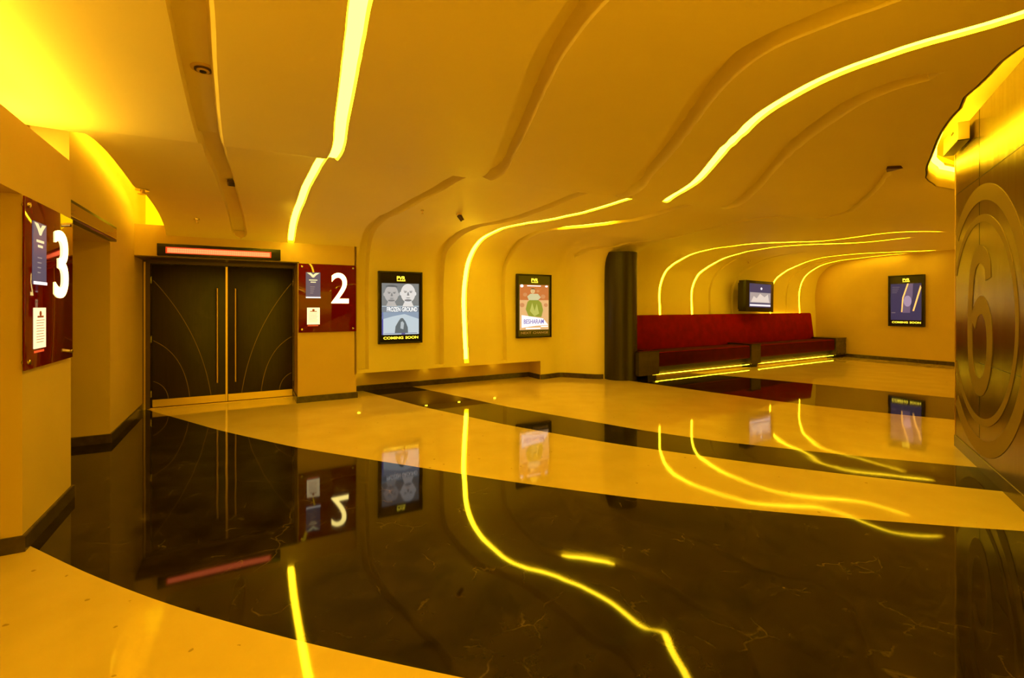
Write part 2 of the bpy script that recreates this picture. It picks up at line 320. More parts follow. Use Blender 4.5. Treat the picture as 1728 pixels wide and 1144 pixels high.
# keep the order of the columns
for j in range(1, len(cols)):
    cols[j] = (np.maximum(cols[j][0], cols[j-1][0]+.002), cols[j][1], cols[j][2])
for j in range(len(cols)-2, -1, -1):
    cols[j] = (np.minimum(cols[j][0], cols[j+1][0]-.002), cols[j][1], cols[j][2])
full = []; after_C1 = None; jW1 = jW2 = None
for j in range(len(cols)):
    full.append((cols[j][0], cols[j][1]))
    if cols[j][2] == 'C1': after_C1 = len(full)-1
    if cols[j][2] == 'W1': jW1 = len(full)-1
    if cols[j][2] == 'W2': jW2 = len(full)-1
    if j+1 < len(cols) and not (cols[j][2][:2] == cols[j+1][2][:2] and cols[j][2][0] == 'G' and cols[j][2][-1] != 'e'):
        n = int(max(1, math.ceil(float(np.max(cols[j+1][0]-cols[j][0]))/.14)))
        for k in range(1, n):
            u = k/n; full.append((cols[j][0]*(1-u)+cols[j+1][0]*u, np.zeros(NT)))
NC = len(full)
A = np.stack([f[0] for f in full], 1); DD = np.stack([f[1] for f in full], 1)
_cache = {}
def surf(a, t, d=0.0):
    k = round(float(a), 4); P = _cache.get(k)
    if P is None: P = _cache[k] = ctrl(k)
    p = prof(k, t, P)
    if d:
        q = prof(k, min(t+.02, 17), P)-prof(k, max(t-.02, 0), P); q /= np.hypot(*q); p = p+d*np.array([-q[1], q[0]])
    return W(a, float(p[0]), float(p[1]))
grid = [[surf(A[i, j], ts[i], DD[i, j]) for j in range(NC)] for i in range(NT)]
iw = int(np.argmin(np.abs(ts-14.0)))
def part(name, i0, i1, test, pm_=None):
    V, Fc, ix = [], [], {}
    def vi(i, j):
        if (i, j) not in ix: ix[(i, j)] = len(V); V.append(grid[i][j])
        return ix[(i, j)]
    for i in range(i0, i1):
        for j in range(NC-1):
            if test(i, j): Fc.append((vi(i, j), vi(i+1, j), vi(i+1, j+1), vi(i, j+1)))
    return struct(mesh(name, V, Fc, pm_ or paint, smooth=32))
def keep(i, j):
    t = ts[i]
    if j >= after_C1 and t < 2.47-1e-6: return False
    if j < jW1 and t >= 13.0: return False
    if t >= 16 and j < jW2: return False
    return True
part('ceiling', 0, iw, keep)
part('wall_back', iw, NT-1, keep)

# the light strips lying in the lit grooves
LED_LABELS = {
 'G2': 'glowing yellow light strip running straight overhead and down to the doorway under number 2',
 'G5': 'long yellow light strip that sweeps over the ceiling and falls between the two near posters',
 'G8': 'yellow light strip rising from the red sofa nearest the dark column',
 'G9': 'yellow light strip rising from the red sofa, second from the dark column',
 'G12': 'thin yellow light strip curving up from behind the television',
 'G13': 'thin yellow light strip curving up just right of the television, nearest the end wall'}
for nm, (a, wid, D, env) in LIT.items():
    V, Fc = [], []; idx = [i for i in range(NT) if env[i] > 0 and ts[i] < 16.02][1:-1]
    for i in idx:
        for s in (-.40, .36):
            V.append(surf(a[i]+s*wid[i], ts[i], D[i]*.25))
        for s in (-.40, .36):
            V.append(surf(a[i]+s*wid[i], ts[i], D[i]*.25+.008))
    for k in range(len(idx)-1):
        q = 4*k; Fc += [(q, q+4, q+5, q+1), (q+2, q+3, q+7, q+6), (q, q+2, q+6, q+4), (q+1, q+5, q+7, q+3)]
    Fc += [(0, 1, 3, 2), (q+4, q+6, q+7, q+5)]
    tag(mesh('light_strip', V, Fc, led if nm in ('G2', 'G5') else led_far, smooth=40), LED_LABELS[nm], 'light strip', 'light strips in the grooves of the ceiling and wall')
# the short lit stretch inside the dark groove over the right-hand poster
i6 = [g for g in GROOVES if g[0] == 'G6'][0]; a6 = course(i6[1]); V, Fc = [], []
idx = [i for i in range(NT) if 9.2 < ts[i] < 9.95]
for n_, i in enumerate(idx):
    u = n_/(len(idx)-1); hw = .055*math.sin(math.pi*min(max(u, .04), .96))
    for s in (-1, 1): V.append(surf(a6[i]-.03+s*hw, ts[i], .02))
    for s in (-1, 1): V.append(surf(a6[i]-.03+s*hw, ts[i], .035))
for k in range(len(idx)-1):
    q = 4*k; Fc += [(q, q+4, q+5, q+1), (q+2, q+3, q+7, q+6), (q, q+2, q+6, q+4), (q+1, q+5, q+7, q+3)]
tag(mesh('light_strip', V, Fc, led, smooth=40), 'short bright glint of light strip in the dark groove above the comedy poster', 'light strip', 'light strips in the grooves of the ceiling and wall')

# ------------------------------------------------------------------ walls
def wbox(name, a0, a1, b0, b1, h0, h1, m=wallp):
    V = [W(a, b, h) for h in (h0, h1) for a, b in ((a0,b0),(a1,b0),(a1,b1),(a0,b1))]
    Fc = [(0,3,2,1),(4,5,6,7),(0,1,5,4),(1,2,6,5),(2,3,7,6),(3,0,4,7)]
    return struct(mesh(name, V, Fc, m))
def prism(name, pts, h0, h1, m=wallp):
    """pts counter-clockwise (a,b)"""
    n = len(pts); V = [W(a, b, h) for h in (h0, h1) for a, b in pts]
    Fc = [tuple(range(n))[::-1], tuple(range(n, 2*n))]+[(i, (i+1) % n, (i+1) % n+n, i+n) for i in range(n)]
    return struct(mesh(name, V, Fc, m))
wbox('wall_left_pier', -2.6, -1.235, 4.12, 5.07, 0, 2.72)
wbox('wall_left_header', -1.60, -1.235, -3.5, 4.12, 2.26, 2.72)
wbox('wall_left_light_block', -2.6, -1.235, 1.3, 2.27, 0, 2.26)  # unseen pier, added to keep outside light off the pier face
wbox('wall_left_shade_soffit', -2.6, -1.60, 2.27, 4.12, 2.26, 2.34)  # unseen soffit, added to darken the near alcove
wbox('wall_left_recess', -2.75, -2.6, -3.5, 5.07, 0, 3.5)
wbox('wall_left_header_far', -1.60, -1.35, 5.5, 6.92, 2.28, 3.5)
wbox('wall_left_header_mid', -1.60, -1.35, 5.07, 5.5, 2.28, 2.72)
wbox('wall_left_alcove', -2.75, -2.6, 5.07, 6.92, 0, 3.5)
wbox('wall_left_alcove_soffit', -2.6, -1.60, 5.07, 6.92, 2.28, 2.34)
wbox('wall_left_far', -2.75, -1.35, 6.92, 9.1, 0, 3.5)
wbox('wall_door_header', -1.35, .72, 8.25, 9.1, 2.26, 2.70)
wbox('wall_door_back', -1.35, .72, 8.98, 9.1, 0, 2.26)
wbox('wall_sign', .72, 1.63, 8.25, 9.2, 0, 2.70)
wbox('wall_recess_back', 1.63, 5.45, 8.87, 9.2, 0, .60)
wbox('wall_recess_soffit', 1.63, 5.45, 8.403, 8.87, .39, .45, paint)
wbox('wall_recess_end', 5.45, 5.55, 8.41, 9.2, 0, .39)
wbox('wall_far', 16.05, 16.25, -3.0, 8.6, 0, 3.3)
prism('wall_back_left_reveal', [(1.60,8.25),(1.64,8.25),(1.64,8.44),(1.60,8.44)], .39, 2.70)
# upper shell above the coves
prism('ceiling_cove_roof', [(3.2,-4.2),(16.2,-4.2),(16.2,2.9),(6.6,2.9),(3.2,1.9)], 3.75, 3.8, paint)
wbox('ceiling_left_cove_roof', -2.75, -.6, -4.2, 9.1, 3.5, 3.55, paint)
prism('ceiling_left_upstand', [(-2.2,-4.2),(-2.15,-4.2),(-2.15,4.6),(-2.2,4.6)], 3.0, 3.04, paint)
# curved upstand round the opening above the metal wall
cc = [c for c in cols if c[2] == 'C1'][0][0]
pts = [(cc[i], ts[i]) for i in range(NT) if 1.0 <= ts[i] <= 2.4701]
i_end = [i for i in range(NT) if abs(ts[i]-2.47) < 1e-6][0]
P = [surf(a, t)[:2] for a, t in pts]
endp = [surf(float(A[i_end, j]), 2.47)[:2] for j in range(after_C1+1, NC) if A[i_end, j] < 9.0]
P += endp
V, Fc = [], []
for x, y in P:
    V += [(x, y, 3.0), (x, y, 3.30)]
for i in range(len(P)-1): Fc.append((2*i, 2*i+2, 2*i+3, 2*i+1))
o = struct(mesh('trim_1', V, Fc, paint, smooth=50))
md = o.modifiers.new('s', 'SOLIDIFY'); md.thickness = .02; md.offset = 0

# right-hand wall with the metal panel
P1 = Vector((4.96, 5.23)); P2 = Vector((3.95, 3.63)); dv = (P2-P1).normalized()
near = P1+dv*4.6
V = [(P1.x, P1.y, h) for h in (0, 3.45)]+[(near.x, near.y, h) for h in (0, 3.45)]+[(near.x+3.2, near.y-.6, h) for h in (0, 3.45)]+[(P1.x+2.6, P1.y-.9, h) for h in (0, 3.45)]
Fc = [(0,2,3,1),(2,4,5,3),(4,6,7,5),(6,0,1,7),(0,6,4,2),(1,3,5,7)]
struct(mesh('wall_right', V, Fc, wallp))

# ------------------------------------------------------------------ skirtings
def baseboard(name, pts, h=.10, t=.02, off=0.0):
    """pts (a,b) walked with the room on the right-hand side"""
    V, Fc = [], []; n = len(pts); N_ = []
    for i in range(n):
        p = Vector(pts[max(i-1, 0)]); q = Vector(pts[min(i+1, n-1)])
        if 0 < i < n-1:
            d1 = (Vector(pts[i])-p).normalized(); d2 = (q-Vector(pts[i])).normalized(); n1 = Vector((d1.y, -d1.x)); n2 = Vector((d2.y, -d2.x)); m_ = n1+n2; m_ = m_/max(m_.dot(n1), .3)
        else:
            d = (q-p).normalized(); m_ = Vector((d.y, -d.x))
        N_.append(m_)
    for (a, b), m_ in zip(pts, N_):
        V += [W(a, b, 0), W(a+m_.x*t, b+m_.y*t, 0), W(a+m_.x*t, b+m_.y*t, h-.006), W(a+m_.x*(t-.006), b+m_.y*(t-.006), h), W(a, b, h)]
    for i in range(n-1):
        q = 5*i
        for k in range(4): Fc.append((q+k, q+k+1, q+6+k, q+5+k))
    Fc += [(0,1,2,3,4), tuple(5*(n-1)+k for k in (4,3,2,1,0))]
    return struct(mesh(name, V, Fc, skirt))
baseboard('baseboard_left_pier', [(-2.6,4.12),(-1.235,4.12),(-1.235,5.07),(-2.6,5.07)])
baseboard('baseboard_left_far', [(-2.6,6.92),(-1.35,6.92),(-1.35,8.90)])
baseboard('baseboard_sign', [(.72,8.80),(.72,8.25),(1.63,8.25),(1.63,8.87),(5.45,8.87),(5.45,8.42)])
baseboard('baseboard_back', [(x, wall_b(x)) for x in [5.45+.06*i for i in range(21)]])
baseboard('baseboard_far', [(16.05,8.3),(16.05,-3.0)][::1])
b = baseboard('baseboard_right', [(0,0),(1,0)])
bpy.data.objects.remove(b)
V = []
nrm = Vector((-.845, .534))
for q in (P1, P1+dv*4.6):
    for k, h in ((0,0),(.03,0),(.03,.115),(.024,.12),(0,.12)): V.append((q.x+nrm.x*k, q.y+nrm.y*k, h))
struct(mesh('baseboard_right', V, [(0,5,6,1),(1,6,7,2),(2,7,8,3),(3,8,9,4),(0,1,2,3,4),(9,8,7,6,5)], skirt))

# ------------------------------------------------------------------ cove lamps out of the grooves (strips in their coves, the short one added)
def ledbox(a0, a1, b0, b1, h0, h1, label, group='light strips hidden in coves'):
    V = [W(a, b, h) for h in (h0, h1) for a, b in ((a0,b0),(a1,b0),(a1,b1),(a0,b1))]
    o = mesh('cove_light', V, [(0,3,2,1),(4,5,6,7),(0,1,5,4),(1,2,6,5),(2,3,7,6),(3,0,4,7)], led_cove)
    return tag(o, label, 'light strip', group)
ledbox(-1.37, -1.315, -3.0, 5.00, 2.722, 2.795, 'light strip lying on top of the wall that carries number 3, lighting the cove')
V, Fc = [], []; idx = [i for i in range(NT) if 6.9 < ts[i] < 12.6]
for i in idx:
    for da_, d_ in ((.0,.16),(.05,.16),(.05,.18),(.0,.18)): V.append(surf(la[i]+da_, ts[i], d_))
for k in range(len(idx)-1):
    q = 4*k
    for c in range(4): Fc.append((q+c, q+(c+1) % 4, q+4+(c+1) % 4, q+4+c))
tag(mesh('cove_light', V, Fc, led), 'light strip hidden between the ceiling edge and the tall wall left of the double door', 'light strip', 'light strips hidden in coves')
ledbox(-1.60, -1.52, 4.5, 5.48, 2.722, 2.75, 'short added light strip hidden behind the top of the left pier, brightening the cove')  # extra strip, added to brighten the dim cove above the pier
for k_, a_ in enumerate((1.78, 3.05, 3.74, 4.55)):
    x, y, z = W(a_, 8.78, .39); e_ = empty('recess_light', (x, y, z), TH, ['small recessed light under the wall edge by the number 2 wall', 'small recessed light under the wall edge right of the two-heads poster', 'small recessed light below the bright falling light strip', 'small recessed light under the wall edge left of the comedy poster'][k_], 'recessed light', 'small lights in the recess under the poster wall')
    bb = BM(); bb.cyl((0,0,-.010), (0,0,0), .05, 20); bb.done('trim_ring', steel, e_)
    bb = BM(); bb.cyl((0,0,-.012), (0,0,-.010), .026, 20); bb.done('lens', led, e_)

def lamp_bar(pts, h, label):
    V, Fc = [], []
    for x, y, nx, ny in pts:
        for k, z in ((.03,0),(.08,0),(.08,.03),(.03,.03)): V.append((x+nx*k, y+ny*k, h+z))
    for i in range(len(pts)-1):
        q = 4*i
        for k in range(4): Fc.append((q+k, q+(k+1) % 4, q+4+(k+1) % 4, q+4+k))
    Fc += [(3,2,1,0), tuple(4*(len(pts)-1)+k for k in range(4))]
    return tag(mesh('cove_light', V, Fc, led), label, 'light strip', 'light strips hidden in coves')
bp_ = []
for i in range(len(P)):
    p = Vector(P[max(i-1, 0)]); q = Vector(P[min(i+1, len(P)-1)]); d = (q-p).normalized(); bp_.append((P[i][0], P[i][1], d.y, -d.x))
lamp_bar(bp_, 3.20, 'light strip following the curved opening of the ceiling above the metal wall')

# ------------------------------------------------------------------ double door under its scrolling display
DL = 1.97
d = empty('double_door', W(-1.26, 8.95, 0), TH, 'dark brown double door with curved inlay lines and long pull handles beside number 2', 'door')
fr = BM()
fr.box(-.09, 0, -.10, .04, 0, 2.26); fr.box(DL, DL+.02, -.10, .04, 0, 2.26); fr.box(0, DL, -.10, .04, 2.20, 2.26)
fr.done('door_frame', bronze, d)
BM().box(-.075, -.055, -.112, -.10, 0, 2.22).done('edge_trim', brass, d)
H_ = 2.06
def bez(p0, p1, p2, n=28): return [((1-u)**2*p0[0]+2*u*(1-u)*p1[0]+u*u*p2[0], (1-u)**2*p0[1]+2*u*(1-u)*p1[1]+u*u*p2[1]) for u in [i/n for i in range(n+1)]]
lw = DL/2-.012
for side in (0, 1):
    X = (lambda x: x) if side == 0 else (lambda x: DL-x)
    lf = BM(); x0, x1 = sorted((X(.012), X(.012+lw-.012))); lf.box(x0, x1, -.055, 0, .012, 2.19, .004)
    leaf = lf.done('door_leaf', brown, d)
    kp = BM().box(x0+.01, x1-.004, -.060, -.054, .02, .13).done('kick_plate', brass, leaf)
    for sx, sz, ex, c in ((0,.88,.79,(.62,.50)), (0,.435,.5,(.40,.33)), (0,.135,.22,(.17,.10))):
        c0 = bez((.03, .13+sz*H_), (.03+c[0]*lw, .13+c[1]*H_), (.0+ex*lw, .135))
        Q = []
        for i, p in enumerate(c0):
            a_ = c0[max(i-1, 0)]; b_ = c0[min(i+1, len(c0)-1)]; dx, dz = b_[0]-a_[0], b_[1]-a_[1]; l_ = math.hypot(dx, dz); Q.append((p[0]-dz/l_*.008, p[1]+dx/l_*.008))
        BM().strip([(X(x), z) for x, z in c0], [(X(x), z) for x, z in Q], -.058, -.0535).done('inlay_line', mat('dull_bronze_inlay', (.24, .15, .08), .35, metal=.3), leaf)
    hx = X(DL/2-.125)
    hb = BM(); hb.cyl((hx, -.115, .33), (hx, -.115, 1.84), .013)
    for z in (.45, 1.72): hb.cyl((hx, -.115, z), (hx, -.055, z), .009, 10)
    hb.done('pull_handle', brass, leaf)
    for z in (.22, 1.05, 1.95): BM().cyl((X(.006), -.06, z-.05), (X(.006), -.06, z+.05), .010, 10).done('hinge', steel, leaf)
BM().box(DL/2-.014, DL/2+.014, -.066, -.052, .02, 2.19).done('meeting_strip', brass, d)
BM().box(-.01, DL+.01, -.10, .0, 0, .012).done('threshold', brass, d)
BM().box(-.10, 2.0, -.705, -.0, 2.245, 2.262).done('header_soffit_trim', bronze, d)

def led_display(loc, rotz, Lx, label, lit):
    e = empty('led_display', loc, rotz, label, 'display', 'scrolling displays over the doors')
    BM().box(0, Lx, -.06, 0, 0, .17, .006).done('housing', black, e)
    if lit:
        nt_m = mat('red_led_matrix', (.2, .01, .0), .3, emit=(1, .05, .01), k=.8)
        BM().box(.10, Lx-.13, -.063, -.06, .035, .125).done('red_border', nt_m, e)
        M2 = MAT.get('led_matrix')
        if not M2:
            M2 = bpy.data.materials.new('led_matrix'); M2.use_nodes = True; N = M2.node_tree.nodes; L = M2.node_tree.links; p = N['Principled BSDF']
            tc = N.new('ShaderNodeTexCoord'); mp = N.new('ShaderNodeMapping'); mp.inputs['Scale'].default_value = (38, 38, 38); L.new(tc.outputs['Object'], mp.inputs[0])
            fr_ = N.new('ShaderNodeVectorMath'); fr_.operation = 'FRACTION'; L.new(mp.outputs[0], fr_.inputs[0])
            sx = N.new('ShaderNodeSeparateXYZ'); L.new(fr_.outputs[0], sx.inputs[0])
            g = N.new('ShaderNodeMath'); g.operation = 'GREATER_THAN'; g.inputs[1].default_value = .2; L.new(sx.outputs[0], g.inputs[0])
            g2 = N.new('ShaderNodeMath'); g2.operation = 'GREATER_THAN'; g2.inputs[1].default_value = .2; L.new(sx.outputs[2], g2.inputs[0])
            mu = N.new('ShaderNodeMath'); mu.operation = 'MULTIPLY_ADD'; L.new(g.outputs[0], mu.inputs[0]); L.new(g2.outputs[0], mu.inputs[1]); mu.inputs[2].default_value = .9
            mm = N.new('ShaderNodeMath'); mm.operation = 'MULTIPLY'; mm.inputs[1].default_value = 1.5; L.new(mu.outputs[0], mm.inputs[0]); L.new(mm.outputs[0], p.inputs['Emission Strength'])
            p.inputs['Base Color'].default_value = (.3, .1, .03, 1); p.inputs['Emission Color'].default_value = (1, .15, .05, 1); MAT['led_matrix'] = M2
        BM().box(.12, Lx-.15, -.066, -.063, .045, .112).done('lit_text_band', M2, e)
    else:
        BM().box(.03, Lx-.03, -.063, -.06, .03, .14).done('glass_front', mat('reflection_tinted_glass', (.30, .16, .05), .06, coat=.5), e)  # amber of the reflected wall is put into the glass colour
        BM().box(.03, Lx-.03, -.067, -.06, .022, .03).done('metal_rail', steel, e)
    return e
led_display(W(-1.09, 8.245, 2.268), TH, 1.56, 'lit scrolling display in a black housing above the double door', True)
led_display(W(-1.345, 5.10, 2.285), TH+math.pi/2, 1.79, 'unlit glass-fronted display above the opening beyond number 3', False)

# ------------------------------------------------------------------ red acrylic number panels
def number_panel(loc, rotz, wd, ht, digit, label):
    e = empty('number_panel', loc, rotz, label, 'sign', 'red number panels beside the doors')
    BM().box(0, wd, -.028, -.018, 0, ht, .002).done('acrylic_board', redac, e)
    y = -.0285
    for x in (.05, wd-.05):
        for z in (.05, ht-.05):
            BM().cyl((x, 0, z), (x, -.036, z), .016, 20).cyl((x, -.036, z), (x, -.040, z), .016, 20, .012).done('standoff_bolt', steel, e)
    text('number', digit, .555*wd, .865*wd, .425*ht, .88*ht, y, white_glow, e, bold=.006, depth=.006)
    s = BM().box(.12*wd, .365*wd, y-.006, y, .50*ht, .875*ht).done('small_screen', glow('screen_night_blue', (.085, .07, .115), 1.0), e)
    yy = y-.0065; wg = glow('screen_emblem', (.75, .72, .40), 1.0); wt = glow('screen_white', (.9, .85, .8), 1.4); gr = glow('screen_grey', (.3, .26, .24), 1.0)
    cx, cz = .243*wd, .845*ht
    BM().poly([(cx-.11*wd, cz+.025*ht), (cx-.04*wd, cz+.022*ht), (cx, cz-.005*ht), (cx+.04*wd, cz+.022*ht), (cx+.11*wd, cz+.025*ht), (cx+.05*wd, cz-.012*ht), (cx+.015*wd, cz-.045*ht), (cx-.015*wd, cz-.045*ht), (cx-.05*wd, cz-.012*ht)], yy-.001, yy).done('winged_emblem', wg, s)
    BM().box(cx-.07*wd, cx+.07*wd, yy-.001, yy, .755*ht, .77*ht).box(cx-.045*wd, cx+.045*wd, yy-.001, yy, .725*ht, .74*ht).split('title_line', wg, s)
    q = BM()
    for k in range(4): q.box(cx-.05*wd, cx+(.03-.01*k)*wd, yy-.001, yy, (.66-.03*k)*ht, (.666-.03*k)*ht)
    q.split('text_line', gr, s)
    BM().box(.12*wd, .37*wd, yy-.002, yy, .50*ht, .518*ht).done('footer_line', wt, s)
    n = BM().box(.14*wd, .355*wd, y-.006, y, .115*ht, .36*ht).done('lit_notice', glow('notice_cream', (1, .80, .42), 1.25), e)
    rd = glow('notice_ink', (.35, .06, .01), .8)
    q = BM().ell(.247*wd, .325*ht, .022*wd, .016*ht, yy-.001, yy, 16).box(.19*wd, .305*wd, yy-.001, yy, .30*ht, .312*ht)
    q.split('notice_pictogram', rd, n)
    q = BM()
    for k in range(9): q.box(.172*wd, (.325-.01*(k % 3))*wd, yy-.0008, yy, (.283-.0165*k)*ht, (.2865-.0165*k)*ht)
    q.split('notice_line', rd, n)
    BM().box(.15*wd, .33*wd, y-.003, y, .09*ht, .103*ht).done('caption_line', glow('caption_red', (1, .12, .03), .7), e)
    return e
number_panel(W(-1.235, 4.07, 1.145), TH+math.pi/2, .93, 1.10, '3', 'glossy red panel with a glowing white number 3 on the left pier')
number_panel(W(.73, 8.25, 1.13), TH, .89, 1.11, '2', 'glossy red panel with a glowing white number 2 beside the double door')

# ------------------------------------------------------------------ poster lightboxes
def lightbox(loc, rotz, wd, ht, caption, cap_mat, label):
    e = empty('poster_lightbox', loc, rotz, label, 'poster', 'film poster lightboxes')
    fr = BM(); t = .03
    for x0, x1, z0, z1 in ((0, t, 0, ht), (wd-t, wd, 0, ht), (t, wd-t, 0, t), (t, wd-t, ht-t, ht)): fr.box(x0, x1, -.075, 0, z0, z1, .004)
    fr.done('frame', black, e)
    BM().box(t-.002, wd-t+.002, -.06, -.01, t-.002, ht-t+.002).done('mask_board', mat('mask_board', (.02, .017, .012), .15), e)
    lg = text('logo_lettering', 'PVR', wd*.41, wd*.60, ht*.885, ht*.935, -.061, GY, e, bold=.02)
    BM().box(wd*.41, wd*.60, -.063, -.061, ht*.868, ht*.878).done('logo_bar', GY, e)
    wa, wb_ = caption.split(); f_ = .11+.74*len(wa)/(len(wa)+len(wb_))
    text('caption_lettering', wa, wd*.11, wd*f_, ht*.062, ht*.098, -.061, cap_mat, e, bold=.015)
    text('caption_lettering', wb_, wd*(f_+.05), wd*.90, ht*.062, ht*.098, -.061, cap_mat, e, bold=.015)
    pr = BM().box(wd*.075, wd*.915, -.064, -.06, ht*.125, ht*.835)
    return e, pr, (wd*.075, wd*.84, ht*.125, ht*.71)
def G(n, c, k=1.0): return glow('print_'+n, c, k)
# 1: two pale heads over a hooded figure in snow
e, pr, (x0, W1, z0, H1) = lightbox(W(2.02, 8.392, .885), TH, .80, 1.29, 'COMING SOON', GY, 'poster lightbox with two pale heads in grey and blue, captioned COMING SOON')
pp = pr.done('backlit_print', G('pale_blue', (.40, .50, .58), 1.1), e)
U = lambda x: x0+W1*x
Z = lambda z: z0+H1*z
def y_(k): return (-.064-.0012*(k+1), -.064-.0012*k)
BM().box(U(0), U(1), *y_(0), Z(.56), Z(1)).done('grey_background', G('mid_grey', (.17, .19, .20)), pp)
BM().box(U(0), U(.035), *y_(0), Z(0), Z(.45)).done('blue_edge', G('deep_blue', (.06, .06, .35)), pp)
BM().poly([(U(0), Z(.30)), (U(.3), Z(.36)), (U(.6), Z(.40)), (U(1), Z(.30)), (U(1), Z(.44)), (U(0), Z(.44))], *y_(0)).done('distant_hills', G('slate_blue', (.22, .30, .42)), pp)
def head(cx, cz, rx, rz, tone, turn):
    hd = BM(); hd.ell(cx, cz, rx, rz, *y_(1), 28); hd.ell(cx-turn*rx*.0-rx*1.02, cz-.05*rz, rx*.13, rz*.2, *y_(1), 12); hd.ell(cx+rx*1.02, cz-.05*rz, rx*.13, rz*.2, *y_(1), 12)
    hd.poly([(cx-rx*.45, cz-rz*.85), (cx+rx*.45, cz-rz*.85), (cx+rx*.8, cz-rz*1.45), (cx-rx*.8, cz-rz*1.45)], *y_(1))
    h = hd.done('portrait_head', G('face_%d' % int(tone*100), (tone, tone*1.02, tone*1.04)), pp)
    dk = G('shadow_grey', (.10, .11, .12)); md_ = G('soft_grey', (tone*.45, tone*.47, tone*.5))
    q = BM()
    for s in (-1, 1):
        q.ell(cx+turn*rx*.1+s*rx*.38, cz+rz*.10, rx*.17, rz*.045, *y_(3), 14); q.poly([(cx+turn*rx*.1+s*rx*.60, cz+rz*.20), (cx+turn*rx*.1+s*rx*.16, cz+rz*.17), (cx+turn*rx*.1+s*rx*.16, cz+rz*.22), (cx+turn*rx*.1+s*rx*.60, cz+rz*.26)][::s], *y_(3))
    q.ell(cx+turn*rx*.1, cz-rz*.50, rx*.30, rz*.035, *y_(3), 14)
    q.split('facial_feature', dk, pp)
    q = BM(); q.poly([(cx+turn*rx*.1-.05*rx, cz+rz*.12), (cx+turn*rx*.1+.06*rx, cz+rz*.12), (cx+turn*rx*.1+.17*rx, cz-rz*.25), (cx+turn*rx*.1-.16*rx, cz-rz*.25)], *y_(2))
    q.ell(cx, cz-rz*.76, rx*.5, rz*.12, *y_(2), 16); q.split('face_shading', md_, pp)
    return h
head(U(.25), Z(.79), W1*.185, H1*.165, .40, .4); head(U(.70), Z(.81), W1*.20, H1*.185, .62, 0)
BM().ell(U(.25), Z(.925), W1*.165, H1*.04, *y_(4), 20, 0, 180).done('cropped_hair', G('dark_hair', (.09, .10, .11)), pp)
BM().box(U(0), U(1), *y_(2), Z(.44), Z(.545)).done('title_band', G('slate_band', (.16, .20, .25)), pp)
text('title_lettering', 'FROZEN GROUND', U(.13), U(.95), Z(.45), Z(.535), -.067, G('white', (.9, .93, .95), 1.2), pp, bold=.008)
BM().poly([(U(.34), Z(.03)), (U(.36), Z(.16)), (U(.44), Z(.26)), (U(.50), Z(.32)), (U(.56), Z(.32)), (U(.63), Z(.25)), (U(.69), Z(.14)), (U(.70), Z(.03))], *y_(1)).done('hooded_figure', G('figure_grey', (.10, .13, .15)), pp)
BM().poly([(U(.49), Z(.12)), (U(.50), Z(.24)), (U(.55), Z(.26)), (U(.59), Z(.22)), (U(.57), Z(.10))], *y_(2)).done('hood_highlight', G('pale_slate', (.38, .45, .5)), pp)
BM().box(U(.05), U(.95), *y_(2), Z(.02), Z(.028)).box(U(.52), U(.62), *y_(3), Z(-.005), Z(.03)).split('credit_line', G('navy', (.08, .08, .25)), pp)
# 2: comedy poster with a green figure
e, pr, (x0, W1, z0, H1) = lightbox(W(4.83, 8.392, .895), TH, .85, 1.325, 'NEXT CHANGE', glow('dim_orange_letters', (.35, .16, .02), .8), 'poster lightbox with a green-clad figure over a tilted white banner, captioned NEXT CHANGE')
pp = pr.done('backlit_print', G('warm_cream', (.62, .38, .17), 1.0), e)
BM().box(U(0), U(1), *y_(0), Z(.66), Z(1)).done('orange_backdrop', G('burnt_orange', (.45, .14, .04)), pp)
BM().box(U(.25), U(.72), *y_(1), Z(.965), Z(.985)).ell(U(.07), Z(.97), W1*.055, H1*.032, *y_(1), 16).ell(U(.92), Z(.97), W1*.05, H1*.02, *y_(1), 16).split('top_lettering_strip', G('white', (.9, .93, .95), 1.2), pp)
q = BM()
for cx, cz, r in ((.18,.78,.07),(.80,.74,.08),(.62,.86,.05),(.9,.55,.07),(.08,.55,.08)): q.ell(U(cx), Z(cz), W1*r, H1*r*.6, *y_(1), 14)
q.split('crowd_shape', G('peach', (.5, .22, .09)), pp)
BM().poly([(U(.30), Z(.30)), (U(.20), Z(.46)), (U(.26), Z(.62)), (U(.38), Z(.69)), (U(.58), Z(.69)), (U(.74), Z(.60)), (U(.80), Z(.44)), (U(.74), Z(.28))], *y_(2)).done('green_jacket', G('olive_green', (.22, .26, .03)), pp)
BM().poly([(U(.30), Z(.66)), (U(.25), Z(.74)), (U(.36), Z(.80)), (U(.62), Z(.80)), (U(.72), Z(.72)), (U(.62), Z(.66))], *y_(3)).done('white_shoulders', G('pale_green', (.50, .50, .30)), pp)
BM().ell(U(.44), Z(.86), W1*.075, H1*.055, *y_(3), 20).done('face', G('skin', (.62, .45, .22)), pp)
BM().ell(U(.44), Z(.895), W1*.075, H1*.03, *y_(4), 16, 0, 180).done('hair', G('dark_brown_hair', (.10, .05, .02)), pp)
q = BM().ell(U(.415), Z(.865), W1*.012, H1*.006, *y_(4), 8).ell(U(.465), Z(.865), W1*.012, H1*.006, *y_(4), 8).box(U(.42), U(.46), *y_(4), Z(.832), Z(.838)); q.split('facial_feature', G('shadow_brown', (.08, .04, .02)), pp)
BM().poly([(U(.34), Z(.42)), (U(.42), Z(.60)), (U(.50), Z(.42)), (U(.58), Z(.58)), (U(.66), Z(.36)), (U(.5), Z(.30))], *y_(3)).done('light_green_folds', G('lime', (.40, .44, .10)), pp)
bn = BM().poly([(U(.06), Z(.05)), (U(.06), Z(.33)), (U(.80), Z(.25)), (U(.98), Z(.10)), (U(.55), Z(.09))], *y_(4)).done('white_banner', G('banner_white', (.85, .83, .88), 1.1), pp)
